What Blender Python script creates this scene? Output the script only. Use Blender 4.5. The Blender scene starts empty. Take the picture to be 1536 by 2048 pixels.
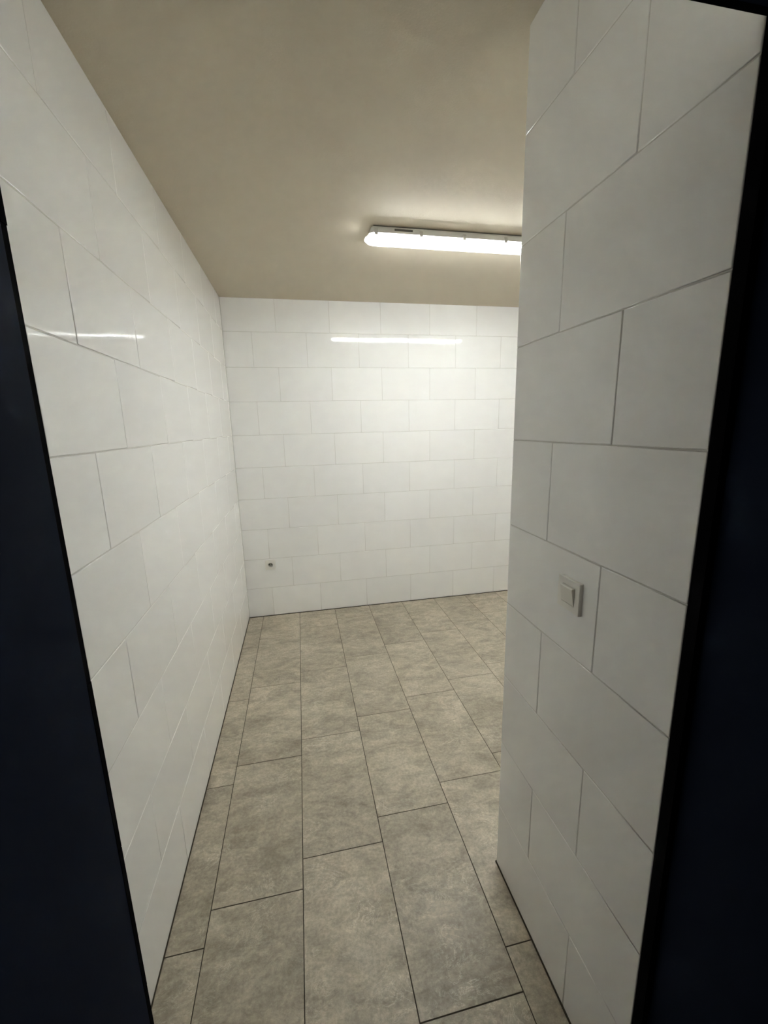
import bpy, bmesh, math, random
from mathutils import Matrix, Vector

random.seed(7)
SC = bpy.context.scene
COL = SC.collection

# ------------------------------------------------------------------ camera
CAM = dict(f=831.52, x=0.493, y=0.2328, z=1.5479, yaw=0.1961, pitch=-0.2041, roll=-0.0232)


def make_camera():
    cy, sy = math.cos(CAM['yaw']), math.sin(CAM['yaw'])
    cp, sp = math.cos(CAM['pitch']), math.sin(CAM['pitch'])
    fwd = Vector((sy * cp, cy * cp, sp))
    rt = Vector((cy, -sy, 0))
    up = rt.cross(fwd)
    c, s = math.cos(CAM['roll']), math.sin(CAM['roll'])
    r2, u2 = c * rt + s * up, -s * rt + c * up
    cd = bpy.data.cameras.new('camera')
    cd.sensor_fit = 'VERTICAL'
    cd.sensor_height = 36.0
    cd.lens = CAM['f'] * 36.0 / 2048.0
    cd.clip_start = 0.01
    o = bpy.data.objects.new('camera', cd)
    m = Matrix.Identity(4)
    for i in range(3):
        m[i][0], m[i][1], m[i][2] = r2[i], u2[i], -fwd[i]
    m[0][3], m[1][3], m[2][3] = CAM['x'], CAM['y'], CAM['z']
    o.matrix_world = m
    COL.objects.link(o)
    SC.camera = o


make_camera()

# ------------------------------------------------------------------ world: dim warm glow added for the corridor behind the camera
W = bpy.data.worlds.new('corridor_glow')
SC.world = W
W.use_nodes = True
W.node_tree.nodes['Background'].inputs[0].default_value = (1.0, 0.74, 0.60, 1)
W.node_tree.nodes['Background'].inputs[1].default_value = 0.018

# ------------------------------------------------------------------ exposure
vs = SC.view_settings
vs.view_transform = 'Standard'
vs.look = 'None'
vs.exposure = 0.0
vs.gamma = 1.0
vs.use_curve_mapping = False
SC.cycles.use_denoising = True
SC.cycles.sample_clamp_indirect = 0.0
SC.cycles.caustics_reflective = False
SC.cycles.caustics_refractive = False
SC.cycles.blur_glossy = 0.1
SC.cycles.max_bounces = 16
SC.cycles.diffuse_bounces = 10
SC.cycles.glossy_bounces = 8
LAMP_STRENGTH = 120.0         # radiance of the light bar inside the clear cover
LAMP_COLOUR = (0.95, 0.985, 1.0)

# ------------------------------------------------------------------ room dimensions (metres)
D = 3.6275        # tiled face of the far wall
XR = 1.0974       # tiled face of the partition
YEND = 1.3468     # far end of the partition
YN = 0.756        # inside face of the wall with the doorway
H = 2.4806        # ceiling
XE = 3.20         # wall beyond the partition (hidden)
XJ = 0.2235       # left side of the doorway
ZH = 2.039        # top of the doorway
TT = 0.008        # wall tile thickness
RG = 0.0017       # depth of the grout below the tile faces
ROW = 0.25

# ------------------------------------------------------------------ materials


class NT:
    def __init__(self, name):
        self.m = bpy.data.materials.new(name)
        self.m.use_nodes = True
        self.t = self.m.node_tree
        self.b = self.t.nodes['Principled BSDF']

    def n(self, typ, **kw):
        nd = self.t.nodes.new(typ)
        for k, v in kw.items():
            if k.startswith('i_'):
                nd.inputs[k[2:].replace('_', ' ')].default_value = v
            else:
                setattr(nd, k, v)
        return nd

    def l(self, a, ao, b, bi):
        self.t.links.new(a.outputs[ao], b.inputs[bi])

    def set(self, col=None, rough=None, **kw):
        if col is not None:
            self.b.inputs['Base Color'].default_value = (*col, 1)
        if rough is not None:
            self.b.inputs['Roughness'].default_value = rough
        for k, v in kw.items():
            self.b.inputs[k.replace('_', ' ')].default_value = v
        return self

    def bump(self, src, out, strength, dist):
        bp = self.n('ShaderNodeBump')
        bp.inputs['Strength'].default_value = strength
        bp.inputs['Distance'].default_value = dist
        self.l(src, out, bp, 'Height')
        self.l(bp, 'Normal', self.b, 'Normal')


def mat_glaze():
    k = NT('white_glazed_ceramic')
    k.set((0.88, 0.88, 0.87), 0.035, IOR=1.52)
    oi = k.n('ShaderNodeObjectInfo')
    tc = k.n('ShaderNodeTexCoord')
    add = k.n('ShaderNodeVectorMath', operation='MULTIPLY_ADD')
    k.l(oi, 'Random', add, 0)
    add.inputs[1].default_value = (31.0, 17.0, 53.0)
    k.l(tc, 'Object', add, 2)
    nz = k.n('ShaderNodeTexNoise', i_Scale=5.0, i_Detail=1.5, i_Roughness=0.45)
    k.l(add, 0, nz, 'Vector')
    k.bump(nz, 'Fac', 0.16, 0.0016)
    mr = k.n('ShaderNodeMapRange')
    mr.inputs['To Min'].default_value = 0.965
    mr.inputs['To Max'].default_value = 1.0
    k.l(oi, 'Random', mr, 'Value')
    mx = k.n('ShaderNodeMix', data_type='RGBA', blend_type='MULTIPLY')
    mx.inputs['Factor'].default_value = 1.0
    mx.inputs[6].default_value = (0.88, 0.88, 0.87, 1)
    k.l(mr, 'Result', mx, 7)
    k.l(mx, 2, k.b, 'Base Color')
    return k.m


def mat_grout():
    k = NT('pale_grout')
    k.set((0.60, 0.59, 0.56), 0.7)
    tc = k.n('ShaderNodeTexCoord')
    nz = k.n('ShaderNodeTexNoise', i_Scale=90.0, i_Detail=2.0)
    k.l(tc, 'Object', nz, 'Vector')
    k.bump(nz, 'Fac', 0.3, 0.0006)
    return k.m


def mat_dark_grout():
    k = NT('dark_brown_grout')
    k.set((0.044, 0.034, 0.021), 0.85)
    return k.m


def mat_slate():
    k = NT('stone_look_floor_tile')
    k.set((0.34, 0.31, 0.26), 0.42, IOR=1.45)
    tc = k.n('ShaderNodeTexCoord')
    oi = k.n('ShaderNodeObjectInfo')
    off = k.n('ShaderNodeVectorMath', operation='MULTIPLY_ADD')
    k.l(oi, 'Random', off, 0)
    off.inputs[1].default_value = (37.0, 61.0, 23.0)
    k.l(tc, 'Object', off, 2)
    mp = k.n('ShaderNodeMapping')
    mp.inputs['Rotation'].default_value = (0, 0, math.radians(38))
    mp.inputs['Scale'].default_value = (1.0, 1.8, 1.0)
    k.l(off, 0, mp, 'Vector')
    # slow cloudy tone
    cl = k.n('ShaderNodeTexNoise', i_Scale=3.8, i_Detail=9.0, i_Roughness=0.72, i_Distortion=0.9)
    k.l(mp, 0, cl, 'Vector')
    r1 = k.n('ShaderNodeValToRGB')
    e = r1.color_ramp.elements
    e[0].position, e[0].color = 0.28, (0.252, 0.222, 0.166, 1)
    e[1].position, e[1].color = 0.74, (0.535, 0.478, 0.374, 1)
    m = r1.color_ramp.elements.new(0.5)
    m.color = (0.408, 0.360, 0.278, 1)
    k.l(cl, 'Fac', r1, 'Fac')
    # broken, pale cleft veins
    vn = k.n('ShaderNodeTexNoise', i_Scale=6.5, i_Detail=9.0, i_Roughness=0.72, i_Distortion=1.6)
    k.l(mp, 0, vn, 'Vector')
    r2 = k.n('ShaderNodeValToRGB')
    e = r2.color_ramp.elements
    e[0].position, e[0].color = 0.485, (0, 0, 0, 1)
    e[1].position, e[1].color = 0.515, (0, 0, 0, 1)
    m = r2.color_ramp.elements.new(0.50)
    m.color = (1, 1, 1, 1)
    k.l(vn, 'Fac', r2, 'Fac')
    msk = k.n('ShaderNodeTexNoise', i_Scale=4.5, i_Detail=3.0)
    k.l(off, 0, msk, 'Vector')
    mm = k.n('ShaderNodeMapRange')
    mm.inputs['From Min'].default_value = 0.47
    mm.inputs['From Max'].default_value = 0.68
    mm.inputs['To Max'].default_value = 0.75
    k.l(msk, 'Fac', mm, 'Value')
    mul = k.n('ShaderNodeMath', operation='MULTIPLY')
    k.l(r2, 'Color', mul, 0)
    k.l(mm, 'Result', mul, 1)
    mx = k.n('ShaderNodeMix', data_type='RGBA')
    k.l(mul, 0, mx, 'Factor')
    k.l(r1, 'Color', mx, 6)
    mx.inputs[7].default_value = (0.76, 0.71, 0.59, 1)
    # weathered mid-scale clefts: pale flakes and dark pits running diagonally
    md = k.n('ShaderNodeTexNoise', i_Scale=13.0, i_Detail=10.0, i_Roughness=0.75, i_Distortion=0.7)
    k.l(mp, 0, md, 'Vector')
    rm = k.n('ShaderNodeMapRange')
    rm.inputs['From Min'].default_value = 0.34
    rm.inputs['From Max'].default_value = 0.66
    rm.inputs['To Min'].default_value = 0.76
    rm.inputs['To Max'].default_value = 1.22
    k.l(md, 'Fac', rm, 'Value')
    m0 = k.n('ShaderNodeMix', data_type='RGBA', blend_type='MULTIPLY')
    m0.inputs['Factor'].default_value = 1.0
    k.l(mx, 2, m0, 6)
    k.l(rm, 'Result', m0, 7)
    mx = m0
    # fine speckle
    sp = k.n('ShaderNodeTexNoise', i_Scale=95.0, i_Detail=4.0, i_Roughness=0.7)
    k.l(off, 0, sp, 'Vector')
    r3 = k.n('ShaderNodeMapRange')
    r3.inputs['From Min'].default_value = 0.3
    r3.inputs['From Max'].default_value = 0.7
    r3.inputs['To Min'].default_value = 0.80
    r3.inputs['To Max'].default_value = 1.20
    k.l(sp, 'Fac', r3, 'Value')
    m2 = k.n('ShaderNodeMix', data_type='RGBA', blend_type='MULTIPLY')
    m2.inputs['Factor'].default_value = 1.0
    k.l(mx, 2, m2, 6)
    k.l(r3, 'Result', m2, 7)
    # each tile a little lighter or darker
    r4 = k.n('ShaderNodeMapRange')
    r4.inputs['To Min'].default_value = 0.93
    r4.inputs['To Max'].default_value = 1.06
    k.l(oi, 'Random', r4, 'Value')
    m3 = k.n('ShaderNodeMix', data_type='RGBA', blend_type='MULTIPLY')
    m3.inputs['Factor'].default_value = 1.0
    k.l(m2, 2, m3, 6)
    k.l(r4, 'Result', m3, 7)
    k.l(m3, 2, k.b, 'Base Color')
    hm = k.n('ShaderNodeMath', operation='MULTIPLY_ADD')
    k.l(sp, 'Fac', hm, 0)
    hm.inputs[1].default_value = 0.25
    k.l(md, 'Fac', hm, 2)
    k.bump(hm, 0, 0.5, 0.003)
    return k.m


def mat_ceiling():
    k = NT('beige_painted_plaster')
    k.set((0.565, 0.505, 0.398), 0.85)
    tc = k.n('ShaderNodeTexCoord')
    nz = k.n('ShaderNodeTexNoise', i_Scale=160.0, i_Detail=3.0, i_Roughness=0.6)
    k.l(tc, 'Object', nz, 'Vector')
    k.bump(nz, 'Fac', 0.35, 0.0012)
    return k.m


def mat_plain(name, col, rough, scale=60.0, strength=0.05, dist=0.0003, **kw):
    k = NT(name)
    k.set(col, rough, **kw)
    tc = k.n('ShaderNodeTexCoord')
    nz = k.n('ShaderNodeTexNoise', i_Scale=scale, i_Detail=2.0)
    k.l(tc, 'Object', nz, 'Vector')
    k.bump(nz, 'Fac', strength, dist)
    return k.m


GLAZE = mat_glaze()
GROUT = mat_grout()
DGROUT = mat_dark_grout()
SLATE = mat_slate()
CEIL = mat_ceiling()
NAVY = mat_plain('navy_painted_steel', (0.0060, 0.0110, 0.026), 0.7, 220.0, 0.15, 0.0004, Specular_IOR_Level=0.05)
SHADE_BLACK = mat_plain('shade_black', (0.0025, 0.0025, 0.003), 0.9, Specular_IOR_Level=0.02)  # black for strips that stand in for shade along the opening
PLASTIC = mat_plain('white_plastic', (0.78, 0.765, 0.72), 0.28)
CREAM = mat_plain('cream_plastic', (0.60, 0.565, 0.48), 0.3)
HOUSING = mat_plain('pale_grey_plastic', (0.82, 0.83, 0.80), 0.4)
GREYP = mat_plain('grey_plastic', (0.16, 0.16, 0.15), 0.5)
CLIPM = mat_plain('translucent_clip_plastic', (0.66, 0.66, 0.62), 0.3)
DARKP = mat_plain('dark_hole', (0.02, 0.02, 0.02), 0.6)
RECESS_SHADE = mat_plain('shade_grey_plastic', (0.42, 0.42, 0.38), 0.5)  # grey stands in for the shade inside the socket well
METAL = mat_plain('nickel_pin', (0.6, 0.58, 0.52), 0.3, Metallic=1.0)
PLASTER = mat_plain('plain_plaster', (0.5, 0.48, 0.44), 0.9)
CONCRETE = mat_plain('dark_corridor_floor', (0.12, 0.11, 0.10), 0.8)


def mat_lit():
    k = NT('glowing_light_bar')
    k.set((0.9, 0.9, 0.9), 0.5)
    k.b.inputs['Emission Color'].default_value = (*LAMP_COLOUR, 1)
    k.b.inputs['Emission Strength'].default_value = LAMP_STRENGTH
    return k.m


def mat_cover():
    """lightly frosted plastic: most light passes straight, the rest is scattered"""
    k = NT('frosted_clear_cover')
    t = k.t
    out = t.nodes['Material Output']
    tr = k.n('ShaderNodeBsdfTransparent')
    tr.inputs[0].default_value = (0.97, 0.97, 0.96, 1)
    tl = k.n('ShaderNodeBsdfTranslucent')
    tl.inputs[0].default_value = (0.9, 0.9, 0.88, 1)
    gl = k.n('ShaderNodeBsdfDiffuse')
    gl.inputs[0].default_value = (0.85, 0.85, 0.83, 1)
    m1 = k.n('ShaderNodeMixShader')
    m1.inputs[0].default_value = 0.3
    k.l(tl, 0, m1, 1)
    k.l(gl, 0, m1, 2)
    m2 = k.n('ShaderNodeMixShader')
    m2.inputs[0].default_value = 0.20
    k.l(tr, 0, m2, 1)
    k.l(m1, 0, m2, 2)
    k.l(m2, 0, out, 'Surface')
    return k.m


LIT = mat_lit()
COVER = mat_cover()

# ------------------------------------------------------------------ helpers


def obj(name, bm, mat, parent=None, smooth=None):
    me = bpy.data.meshes.new(name)
    bm.normal_update()
    bm.to_mesh(me)
    bm.free()
    me.materials.append(mat)
    o = bpy.data.objects.new(name, me)
    COL.objects.link(o)
    if parent:
        o.parent = parent
    if smooth is not None:
        for f in me.polygons:
            f.use_smooth = True
        try:
            me.set_sharp_from_angle(angle=math.radians(smooth))
        except AttributeError:
            pass
    return o


def put(o, name, parent, loc, rot=None):
    """a copy of one piece, sharing its mesh"""
    c = o.copy()
    c.name = name
    COL.objects.link(c)
    c.parent = parent
    c.location = loc
    if rot is not None:
        c.rotation_euler = rot
    return c


def tag(o, label, cat, kind=None, group=None):
    o['label'] = label
    o['category'] = cat
    if kind:
        o['kind'] = kind
    if group:
        o['group'] = group
    return o


def empty(name, loc):
    o = bpy.data.objects.new(name, None)
    o.empty_display_size = 0.05
    o.location = loc
    COL.objects.link(o)
    return o


def box(bm, lo, hi, bevel=0.0, seg=2):
    x0, y0, z0 = lo
    x1, y1, z1 = hi
    v = [bm.verts.new(p) for p in ((x0, y0, z0), (x1, y0, z0), (x1, y1, z0), (x0, y1, z0),
                                   (x0, y0, z1), (x1, y0, z1), (x1, y1, z1), (x0, y1, z1))]
    fs = [bm.faces.new([v[i] for i in q]) for q in
          ((0, 3, 2, 1), (4, 5, 6, 7), (0, 1, 5, 4), (1, 2, 6, 5), (2, 3, 7, 6), (3, 0, 4, 7))]
    if bevel:
        es = list({e for f in fs for e in f.edges})
        bmesh.ops.bevel(bm, geom=es, offset=bevel, segments=seg, profile=0.5, affect='EDGES')
    return bm


def prism(bm, pts, frame, d0, d1):
    """closed outline pts (u,v) swept from d0 to d1 along w; frame = (origin, u, v, w)"""
    o, u, v, w = frame
    a = [bm.verts.new(o + u * p[0] + v * p[1] + w * d0) for p in pts]
    b = [bm.verts.new(o + u * p[0] + v * p[1] + w * d1) for p in pts]
    n = len(pts)
    for i in range(n):
        j = (i + 1) % n
        bm.faces.new((a[i], a[j], b[j], b[i]))
    bm.faces.new(a[::-1])
    bm.faces.new(b)
    return bm


def round_rect(hw, hh, r, n=4):
    out = []
    for cx, cy, a0 in ((hw - r, hh - r, 0), (-hw + r, hh - r, 90), (-hw + r, -hh + r, 180), (hw - r, -hh + r, 270)):
        for i in range(n + 1):
            a = math.radians(a0 + 90.0 * i / n)
            out.append((cx + r * math.cos(a), cy + r * math.sin(a)))
    return out


def loft(bm, rings, cap0=True, cap1=True):
    vs_ = [[bm.verts.new(p) for p in r] for r in rings]
    n = len(rings[0])
    for a, b in zip(vs_, vs_[1:]):
        for i in range(n):
            j = (i + 1) % n
            bm.faces.new((a[i], a[j], b[j], b[i]))
    if cap0:
        bm.faces.new(vs_[0][::-1])
    if cap1:
        bm.faces.new(vs_[-1])
    return bm


TILES = {}


def tile_mesh(name, w, h, thick, bev, mat, seg=3):
    """one tile, face at local z = 0, centred, edges rounded by bev"""
    key = (name, round(w, 4), round(h, 4))
    if key in TILES:
        return TILES[key]
    bm = bmesh.new()
    rings = []
    angs = [0, 22, 45, 65, 80, 90] if seg == 3 else [0, 45, 90]
    for a in angs:
        a = math.radians(a)
        ins = bev * (1 - math.cos(a))
        z = -bev + bev * math.sin(a)
        hw, hh = w / 2 - ins, h / 2 - ins
        rings.append([(-hw, -hh, z), (hw, -hh, z), (hw, hh, z), (-hw, hh, z)])
    hw, hh = w / 2, h / 2
    rings.insert(0, [(-hw, -hh, -thick), (hw, -hh, -thick), (hw, hh, -thick), (-hw, hh, -thick)])
    loft(bm, rings, cap0=True, cap1=True)
    bm.normal_update()
    me = bpy.data.meshes.new(name)
    bm.to_mesh(me)
    bm.free()
    # the big face and the four sides stay flat
    for f in me.polygons:
        zs = [me.vertices[v].co.z for v in f.vertices]
        f.use_smooth = (max(zs) - min(zs) > 1e-6) and min(zs) > -thick + 1e-6
    me.materials.append(mat)
    TILES[key] = me
    return me


def lay(parent, name, me, origin, ux, uy, cu, cv, tilt, lift=0.0):
    """place one tile at (cu, cv) of a plane with axes ux, uy"""
    n = ux.cross(uy)
    m = Matrix.Identity(4)
    for i in range(3):
        m[i][0], m[i][1], m[i][2] = ux[i], uy[i], n[i]
    o = bpy.data.objects.new(name, me)
    COL.objects.link(o)
    o.parent = parent
    rx, ry = random.gauss(0, tilt), random.gauss(0, tilt)
    rz = 0.0
    p = origin + ux * cu + uy * cv + n * lift
    o.matrix_local = Matrix.Translation(p) @ m @ Matrix.Rotation(rx, 4, 'X') @ Matrix.Rotation(ry, 4, 'Y') @ Matrix.Rotation(rz, 4, 'Z')
    return o


GV, GH = 0.0019, 0.0024        # width of the vertical and horizontal wall joints


def tile_wall(parent, origin, ux, uy, u0, u1, v_top, joints_odd, joints_even, v0=0.0, first_row=1, hide=None):
    """rows of 40 x 25 cm tiles between u0 and u1; joints_* list the vertical joints of odd and even rows"""
    r = first_row
    v = (first_row - 1) * ROW
    while v < v_top - 0.01:
        va, vb = max(v, v0), min(v + ROW, v_top)
        js = joints_odd if r % 2 else joints_even
        js = [u0] + [j for j in js if u0 + 0.012 < j < u1 - 0.012] + [u1]
        for a, b in zip(js, js[1:]):
            if hide and hide(a, b, va, vb):
                continue
            aa = a + (GV / 2 if a > u0 else 0.0006)
            bb = b - (GV / 2 if b < u1 else 0.0006)
            ca = va + (GH / 2 if va > 0 else 0.0042)
            cb = vb - (GH / 2 if vb < v_top else 0.001)
            me = tile_mesh('wall_tile', bb - aa, cb - ca, TT, 0.0024, GLAZE)
            lay(parent, 'wall_tile', me, origin, ux, uy, (aa + bb) / 2, (ca + cb) / 2, 0.0011)
        v += ROW
        r += 1


X, Y, Z = Vector((1, 0, 0)), Vector((0, 1, 0)), Vector((0, 0, 1))
WT = 0.12   # wall body thickness

# ------------------------------------------------------------------ floor
bm = bmesh.new()
box(bm, (-WT, YN - 0.006, -0.10), (XE + WT, D + WT, -0.0014))
floor = tag(obj('floor', bm, DGROUT), 'stone look floor of staggered grey beige tiles with dark joints', 'floor', 'structure')
FX0, FW, FL = 0.1145, 0.2986, 0.6065
xs = [0.0] + [FX0 + FW * i for i in range(0, 12) if FX0 + FW * i < XE - 0.02] + [XE]
GF = 0.0030
for c, (xa, xb) in enumerate(zip(xs, xs[1:])):
    y = 1.3025 + 0.1035 * c
    while y > YN:
        y -= FL
    while y < D:
        ya, yb = max(y, YN), min(y + FL, D)
        y += FL
        if yb - ya < 0.012:
            continue
        # the partition stands on the tiles it covers
        if xa >= XR - 0.01 and yb <= YEND + 0.02:
            continue
        x1 = xb
        if xa < XR < xb and ya < YEND:
            if yb > YEND:               # the L-shaped tile at the corner, cut in two at the partition
                me = tile_mesh('floor_tile', xb - xa - GF, yb - YEND - GF / 2, 0.009, 0.0006, SLATE, 2)
                me2 = tile_mesh('floor_tile', XR - 0.003 - xa - GF / 2, YEND - ya - GF / 2, 0.009, 0.0006, SLATE, 2)
            x1 = XR - 0.003 + GF / 2 if yb <= YEND else xb
        if xa >= XR - 0.01 and ya < YEND:
            ya = YEND + 0.003
        if xa < XR < xb and ya < YEND < yb:
            # corner tile: one L-shaped piece around the end of the partition
            bmt = bmesh.new()
            g = GF / 2
            cx, cyy = (xa + xb) / 2, (ya + yb) / 2
            pts = [(xa + g, ya + g), (XR - 0.003, ya + g), (XR - 0.003, YEND + 0.003), (xb - g, YEND + 0.003), (xb - g, yb - g), (xa + g, yb - g)]
            prism(bmt, [(p[0] - cx, p[1] - cyy) for p in pts], (Vector((0, 0, 0)), X, Y, Z), -0.009, 0.0)
            o = obj('floor_tile', bmt, SLATE, floor)
            o.location = (cx, cyy, 0)
            continue
        g0 = 0.002 if xa == 0.0 else GF / 2
        g1 = 0.002 if x1 == XE else GF / 2
        h0 = 0.001 if ya == YN else GF / 2
        h1 = 0.003 if yb == D else GF / 2
        me = tile_mesh('floor_tile', (x1 - g1) - (xa + g0), (yb - h1) - (ya + h0), 0.009, 0.0006, SLATE, 2)
        lay(floor, 'floor_tile', me, Vector((0, 0, 0)), X, Y, (xa + g0 + x1 - g1) / 2, (ya + h0 + yb - h1) / 2, 0.0002)

# dark joint where the floor meets the walls
bm = bmesh.new()
JW, JH = 0.0028, 0.0042
box(bm, (-0.0006, YN, -0.0016), (JW, D + 0.0006, JH))
box(bm, (JW, D - JW, -0.0016), (XE, D + 0.0006, JH))
box(bm, (XR - JW, YN, -0.0016), (XR + 0.0006, YEND, JH))
box(bm, (XR - JW, YEND, -0.0016), (XE, YEND + JW, JH))
obj('perimeter_joint', bm, DGROUT, floor)

# ------------------------------------------------------------------ ceiling
bm = bmesh.new()
box(bm, (-WT, YN - 0.15, H), (XE + WT, D + WT, H + 0.1))
ceiling = tag(obj('ceiling', bm, CEIL), 'plain beige painted ceiling carrying the tube light', 'ceiling', 'structure')

# ------------------------------------------------------------------ walls: grout bed with tiles as children
bm = bmesh.new()
box(bm, (-WT, YN - 0.15, -0.002), (-RG, D + WT, H))
wall_left = tag(obj('wall_left', bm, GROUT), 'long wall of glossy white tiles running away on the left', 'wall', 'structure')
jl_odd = [1.592 + 0.4 * i for i in range(-3, 6)]
jl_even = [1.390 + 0.4025 * i for i in range(-2, 7)]
tile_wall(wall_left, Vector((0, 0, 0)), Y, Z, YN, D, H - 0.0005, jl_odd, jl_even)

bm = bmesh.new()
box(bm, (-0.0005, D + RG, -0.002), (XE + WT, D + WT, H))
wall_far = tag(obj('wall_far', bm, GROUT), 'far wall of white tiles with the power socket low down', 'wall', 'structure')
jf_odd = [0.2007 + 0.3982 * i for i in range(0, 8)]
jf_even = [0.3785 + 0.3982 * i for i in range(-1, 8)]
tile_wall(wall_far, Vector((0, D, 0)), X, Z, 0.0, XE, H - 0.0005, jf_odd, jf_even)

# partition with the light switch: its long side faces the left wall
bm = bmesh.new()
box(bm, (XR + RG, YN + 0.001, -0.002), (XE, YEND - 0.0015, H))
wall_right = tag(obj('wall_right', bm, GROUT), 'white tiled partition on the right that carries the light switch', 'wall', 'structure')
# local u runs towards the camera: u = -y
jr_odd = [-(0.957 + 0.4 * i) for i in range(4, -3, -1)]
jr_even = [-(1.1545 + 0.4 * i) for i in range(4, -3, -1)]
tile_wall(wall_right, Vector((XR, 0, 0)), -Y, Z, -YEND, -YN, H - 0.0005, jr_odd, jr_even)

# hidden end wall of the room
bm = bmesh.new()
box(bm, (XE + 0.0005, YEND - 0.1, -0.002), (XE + WT, D + WT, H))
wall_end = tag(obj('wall_end', bm, GLAZE), 'plain white wall closing the room beyond the partition', 'wall', 'structure')

# wall around the doorway (seen only as the edges of its tiles)
bm = bmesh.new()
FY0 = 0.50
box(bm, (-WT, FY0, -0.002), (XJ - 0.001, YN - TT, H))
box(bm, (XR + 0.024, FY0, -0.002), (XE + WT, YN - TT, H))
box(bm, (XJ - 0.001, FY0, ZH + 0.001), (XR + 0.024, YN - TT, H))
wall_front = tag(obj('wall_front', bm, PLASTER), 'wall pierced by the doorway, tile edges seen along the opening', 'wall', 'structure')
# inner face looks +y: local u = -x
tile_wall(wall_front, Vector((0, YN, 0)), -X, Z, -XJ, 0.0, H - 0.0005, [], [])
row, v = 9, ZH
for va, vb in ((ZH, 2.25), (2.25, H - 0.0005)):
    js = [XJ, 0.60, XR - 0.001] if va == ZH else [XJ, 0.42, 0.82, XR - 0.001]
    for a, b in zip(js, js[1:]):
        me = tile_mesh('wall_tile', b - a - GV, vb - va - GH, TT, 0.0024, GLAZE)
        lay(wall_front, 'wall_tile', me, Vector((0, YN, 0)), -X, Z, -(a + b) / 2, (va + vb) / 2, 0.0003)

# corridor floor on the camera's side
bm = bmesh.new()
box(bm, (-1.2, -1.6, -0.10), (3.0, FY0, -0.004))
tag(obj('floor_corridor', bm, CONCRETE), 'dark unlit floor outside the doorway', 'floor', 'structure')

# ------------------------------------------------------------------ door frame
door = tag(empty('door_1', (0.66, 0.62, 0)), 'dark navy steel door frame around the opening', 'door frame', 'structure')


def frame_part(name, parts, mat, bevel=0.0):
    b = bmesh.new()
    for lo, hi in parts:
        box(b, lo, hi, bevel)
    o = obj(name, b, mat)
    o.parent = door
    o.matrix_parent_inverse = Matrix.Translation(-door.location)
    return o


YB = YN - TT - 0.0015
JX = XR + 0.0135
frame_part('jamb', [((XJ - 0.0015, FY0 - 0.015, 0.0), (XJ + 0.0005, YB, ZH + 0.001)), ((XJ - 0.06, FY0 - 0.016, 0.0), (XJ + 0.0005, FY0 - 0.0005, ZH + 0.05))], NAVY)
frame_part('jamb', [((JX, FY0 - 0.015, 0.0), (JX + 0.0105, 0.7345, ZH + 0.001)), ((JX, FY0 - 0.016, 0.0), (JX + 0.06, FY0 - 0.0005, ZH + 0.05))], NAVY, 0.0015)
frame_part('header', [((XJ + 0.0005, FY0 - 0.015, ZH - 0.001), (JX, YB, ZH + 0.001)), ((XJ + 0.0005, FY0 - 0.016, ZH - 0.001), (JX, FY0 - 0.0005, ZH + 0.05))], NAVY)
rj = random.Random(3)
frame_part('shade_strip', [((XR + 0.0005, 0.7345, 0.0), (JX + 0.0105, YN - 0.0006, ZH + 0.001))], SHADE_BLACK)  # black strip stands in for the shadow gap beside the partition tiles
frame_part('shade_strip', [((XJ - 0.0014, YB, 0.0), (XJ + 0.0004, YN + 0.0002, ZH))] + [((XJ - 0.0012, YB, i * ROW), (XJ + 0.0002 + rj.uniform(0, 0.0012), YN + 0.0002, min(ZH, i * ROW + ROW - 0.002))) for i in range(9)], SHADE_BLACK)  # black strips over the left tile edges, painting them as unlit
frame_part('shade_strip', [((XJ, YB, ZH - 0.0012), (JX, YN + 0.0002, ZH + 0.0006))], SHADE_BLACK)  # same shade strip under the tile edges above the opening
frame_part('threshold', [((XJ, FY0, -0.10), (JX, YN - 0.0065, -0.002))], GREYP)

# ------------------------------------------------------------------ tube light
LX0, LX1, LY = 0.868, 2.335, 2.4415
lamp = tag(empty('tube_light', ((LX0 + LX1) / 2, LY, H)), 'long lit batten light with glowing white cover mounted on the ceiling', 'light')


def lobj(name, bm, mat, smooth=None):
    o = obj(name, bm, mat, lamp, smooth)
    o.matrix_parent_inverse = Matrix.Translation(-lamp.location)
    return o


def sect_ring(x, sect, s=1.0, zc=2.44):
    return [(x, LY + p[0] * s, zc + (p[1] - zc) * (0.35 + 0.65 * s)) for p in sect]


# grey tray against the ceiling
tray = [(-0.036, H - 0.0050), (-0.048, H - 0.0060), (-0.050, 2.468), (-0.051, 2.4505), (0.051, 2.4505), (0.050, 2.468), (0.048, H - 0.0060), (0.036, H - 0.0050)]
bm = bmesh.new()
loft(bm, [sect_ring(LX0 + 0.026, tray, 0.90), sect_ring(LX0 + 0.034, tray), sect_ring(LX1 - 0.034, tray), sect_ring(LX1 - 0.026, tray, 0.90)])
bmesh.ops.recalc_face_normals(bm, faces=bm.faces)
lobj('housing', bm, HOUSING)
# mounting strip, dark grey standing in for the shadow between tray and ceiling
bm = bmesh.new()
box(bm, (LX0 + 0.036, LY - 0.043, H - 0.0052), (LX1 - 0.036, LY + 0.043, H - 0.0002))
lobj('mount_shade_strip', bm, GREYP)
# gasket rim
bm = bmesh.new()
prism(bm, round_rect((LX1 - LX0) / 2 - 0.014, 0.0525, 0.03, 6), (Vector(((LX0 + LX1) / 2, LY, 2.447)), X, Y, Z), 0.0, 0.0045)
lobj('gasket', bm, HOUSING)
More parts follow.
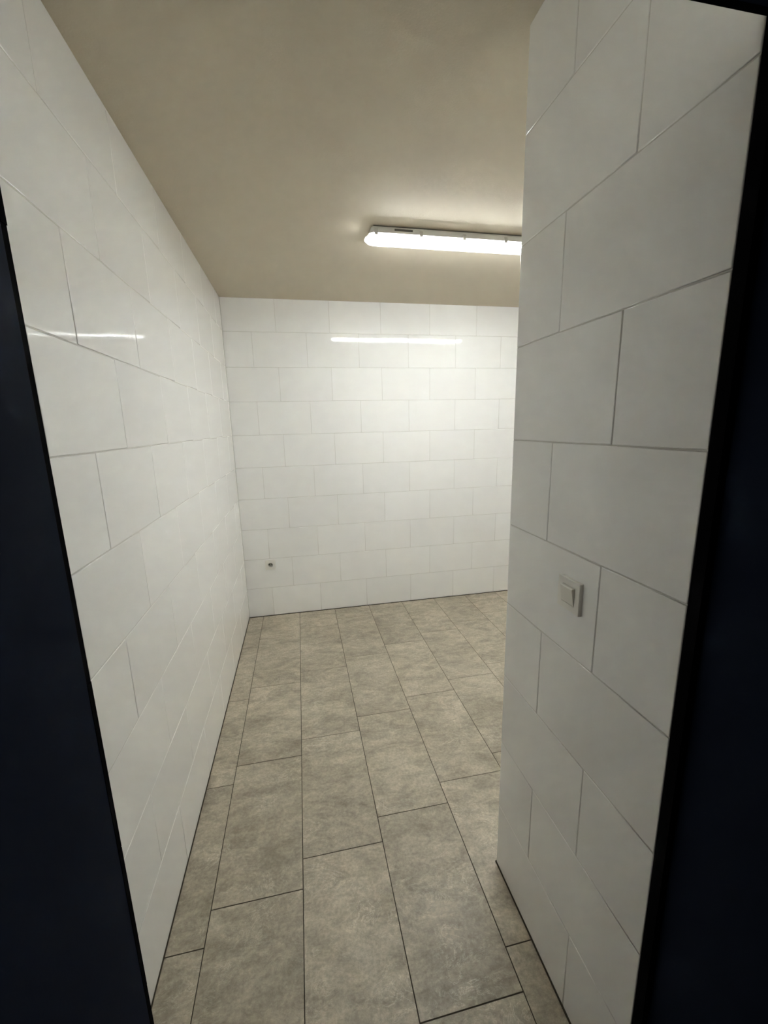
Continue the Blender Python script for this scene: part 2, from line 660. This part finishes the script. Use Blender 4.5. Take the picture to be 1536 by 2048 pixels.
# glowing cover, rounded in section and at both ends
N = 14
cover = [(0.0505 * math.cos(math.pi * i / N), 2.4465 - 0.0325 * (math.sin(math.pi * i / N) ** 0.75)) for i in range(N + 1)]
rings = []
for t in (0.0, 0.18, 0.4, 0.65, 0.88, 1.0):
    s = 0.30 + 0.70 * (1 - (1 - t) ** 1.7)
    rings.append((t * 0.038, s))


def cover_ring(x, s):
    return [(x, LY + p[0] * s, 2.434 + (p[1] - 2.434) * s) for p in cover]


full = [cover_ring(LX0 + d, s) for d, s in rings] + [cover_ring(LX1 - d, s) for d, s in reversed(rings)]
bm = bmesh.new()
loft(bm, full)
bmesh.ops.recalc_face_normals(bm, faces=bm.faces)
lobj('diffuser_cover', bm, COVER, 40)
# the bright half-round light bar inside, glowing downwards
TZ, TR = 2.4370, 0.020
half = [(TR * math.cos(math.pi * i / 12), -0.55 * TR * math.sin(math.pi * i / 12)) for i in range(13)]
bm = bmesh.new()
loft(bm, [[(x, LY + r * p[0], TZ + r * p[1]) for p in half] for x, r in ((LX0 + 0.030, 0.7), (LX0 + 0.036, 1.0), (LX1 - 0.036, 1.0), (LX1 - 0.030, 0.7))])
bmesh.ops.recalc_face_normals(bm, faces=bm.faces)
lobj('light_bar', bm, LIT, 40)
# snap clips along both edges, one every 22 cm
for side in (-1, 1):
    for i in range(7):
        cx = 0.915 + 0.2215 * i
        bm = bmesh.new()
        y0 = LY + side * 0.0505
        prof = [(-0.002, 2.4635), (0.0045, 2.4625), (0.0065, 2.456), (0.0065, 2.444), (0.004, 2.4375), (-0.001, 2.4385), (0.0020, 2.445), (0.0020, 2.456)]
        prism(bm, prof, (Vector((cx, y0, 0)), Y * side, Z, X), -0.008, 0.008)
        bmesh.ops.recalc_face_normals(bm, faces=bm.faces)
        lobj('clip', bm, CLIPM)
# rating label on the tray's near side
bm = bmesh.new()
box(bm, (1.005, LY - 0.0516, 2.4585), (1.095, LY - 0.0498, 2.4675))
lobj('rating_plate', bm, GREYP)

# ------------------------------------------------------------------ power socket on the far wall
SX, SZ = 0.2035, 0.4495
sock = tag(empty('power_socket', (SX, D, SZ)), 'small square white power socket low on the far tiled wall', 'socket')
fr = (Vector((0, 0, 0)), X, Z, -Y)


def shape(name, rings_, mat, parent, axes, cap0=True, cap1=True, smooth=30):
    """rings_: list of (outline, depth)"""
    u, v, w = axes
    b = bmesh.new()
    loft(b, [[u * p[0] + v * p[1] + w * d for p in pts] for pts, d in rings_], cap0, cap1)
    bmesh.ops.recalc_face_normals(b, faces=b.faces)
    return obj(name, b, mat, parent, smooth)


def circ(r, n=28, cy=0.0, cx=0.0):
    return [(cx + r * math.cos(2 * math.pi * i / n), cy + r * math.sin(2 * math.pi * i / n)) for i in range(n)]


def rr28(hw, r):
    return round_rect(hw, hw, r, 6)


def sq(hw, n=64, k=11.0):
    out = []
    for i in range(n):
        c, q = math.cos(2 * math.pi * i / n), math.sin(2 * math.pi * i / n)
        r = hw / (abs(c) ** k + abs(q) ** k) ** (1 / k)
        out.append((r * c, r * q))
    return out


AX = (X, Z, -Y)
# the round box of the socket is sunk into tile and wall
cut = bmesh.new()
loft(cut, [[(SX + p[0], y, SZ + p[1]) for p in circ(0.0222)] for y in (D - 0.02, D + 0.03)])
bmesh.ops.recalc_face_normals(cut, faces=cut.faces)
cutter = obj('cutter', cut, PLASTIC)
bpy.context.view_layer.update()
holed = [wall_far] + [t for t in wall_far.children if abs(t.matrix_local.translation.x - SX) < 0.20 and abs(t.matrix_local.translation.z - SZ) < 0.125]
for t in holed:
    md = t.modifiers.new('hole', 'BOOLEAN')
    md.operation = 'DIFFERENCE'
    md.object = cutter
    bpy.context.view_layer.update()
    me = bpy.data.meshes.new_from_object(t.evaluated_get(bpy.context.evaluated_depsgraph_get()))
    t.modifiers.clear()
    t.data = me
bpy.data.objects.remove(cutter)
shape('cover_plate', [(sq(0.041), 0.0), (sq(0.041), 0.0095), (sq(0.0400), 0.0115), (sq(0.0282), 0.0115), (sq(0.0282), 0.0002)], PLASTIC, sock, AX, False, False)
shape('insert', [(sq(0.0275), 0.003), (sq(0.0275), 0.0140), (sq(0.0266), 0.0150), (circ(0.0205, 64), 0.0150), (circ(0.0198, 64), 0.0142), (circ(0.0194, 64), -0.0060)], PLASTIC, sock, AX, False, True)
shape('earth_pin', [(circ(0.0026, 12, 0.0105), -0.0062), (circ(0.0026, 12, 0.0105), 0.0085), (circ(0.0012, 12, 0.0105), 0.0105)], METAL, sock, AX)
shape('recess_shade', [(circ(0.0189), -0.0059), (circ(0.0189), -0.0052)], RECESS_SHADE, sock, AX)  # grey disc paints shade onto the bottom of the well
for sx in (-0.0095, 0.0095):
    shape('contact_hole', [(circ(0.0040, 14, 0.0, sx), -0.0060), (circ(0.0040, 14, 0.0, sx), -0.0047)], DARKP, sock, AX)

# ------------------------------------------------------------------ light switch on the partition
WY, WZ = 1.0445, 1.1515
sw = tag(empty('light_switch', (XR, WY, WZ)), 'square white rocker light switch on the right tiled partition', 'switch')
AXS = (-Y, Z, -X)       # u towards the camera, v up, w out of the wall
shape('cover_plate', [(round_rect(0.0400, 0.0390, 0.002, 4), 0.0), (round_rect(0.0400, 0.0390, 0.002, 4), 0.0070), (round_rect(0.0388, 0.0378, 0.002, 4), 0.0086),
                      (round_rect(0.0235, 0.0225, 0.001, 4), 0.0086), (round_rect(0.0235, 0.0225, 0.001, 4), 0.001)], PLASTIC, sw, AXS, True, False)
shape('gap_shade', [(round_rect(0.0233, 0.0223, 0.001, 4), 0.0005), (round_rect(0.0233, 0.0223, 0.001, 4), 0.0040)], DARKP, sw, AXS)  # dark backing paints the shade in the gap around the rocker
# rocker: pressed in at the bottom, standing proud at the top
b = bmesh.new()
hw = 0.0222
prof = [(-0.0212, 0.0045), (-0.0212, 0.0088), (-0.0195, 0.0096), (0.0190, 0.0162), (0.0212, 0.0157), (0.0212, 0.0045)]
vsA = [b.verts.new(-Y * -hw + Z * p[0] + -X * p[1]) for p in prof]
vsB = [b.verts.new(-Y * hw + Z * p[0] + -X * p[1]) for p in prof]
for i in range(len(prof)):
    j = (i + 1) % len(prof)
    b.faces.new((vsA[i], vsA[j], vsB[j], vsB[i]))
b.faces.new(vsA[::-1])
b.faces.new(vsB)
bmesh.ops.recalc_face_normals(b, faces=b.faces)
bmesh.ops.bevel(b, geom=list(b.edges), offset=0.0005, segments=1, affect='EDGES')
obj('rocker', b, PLASTIC, sw)
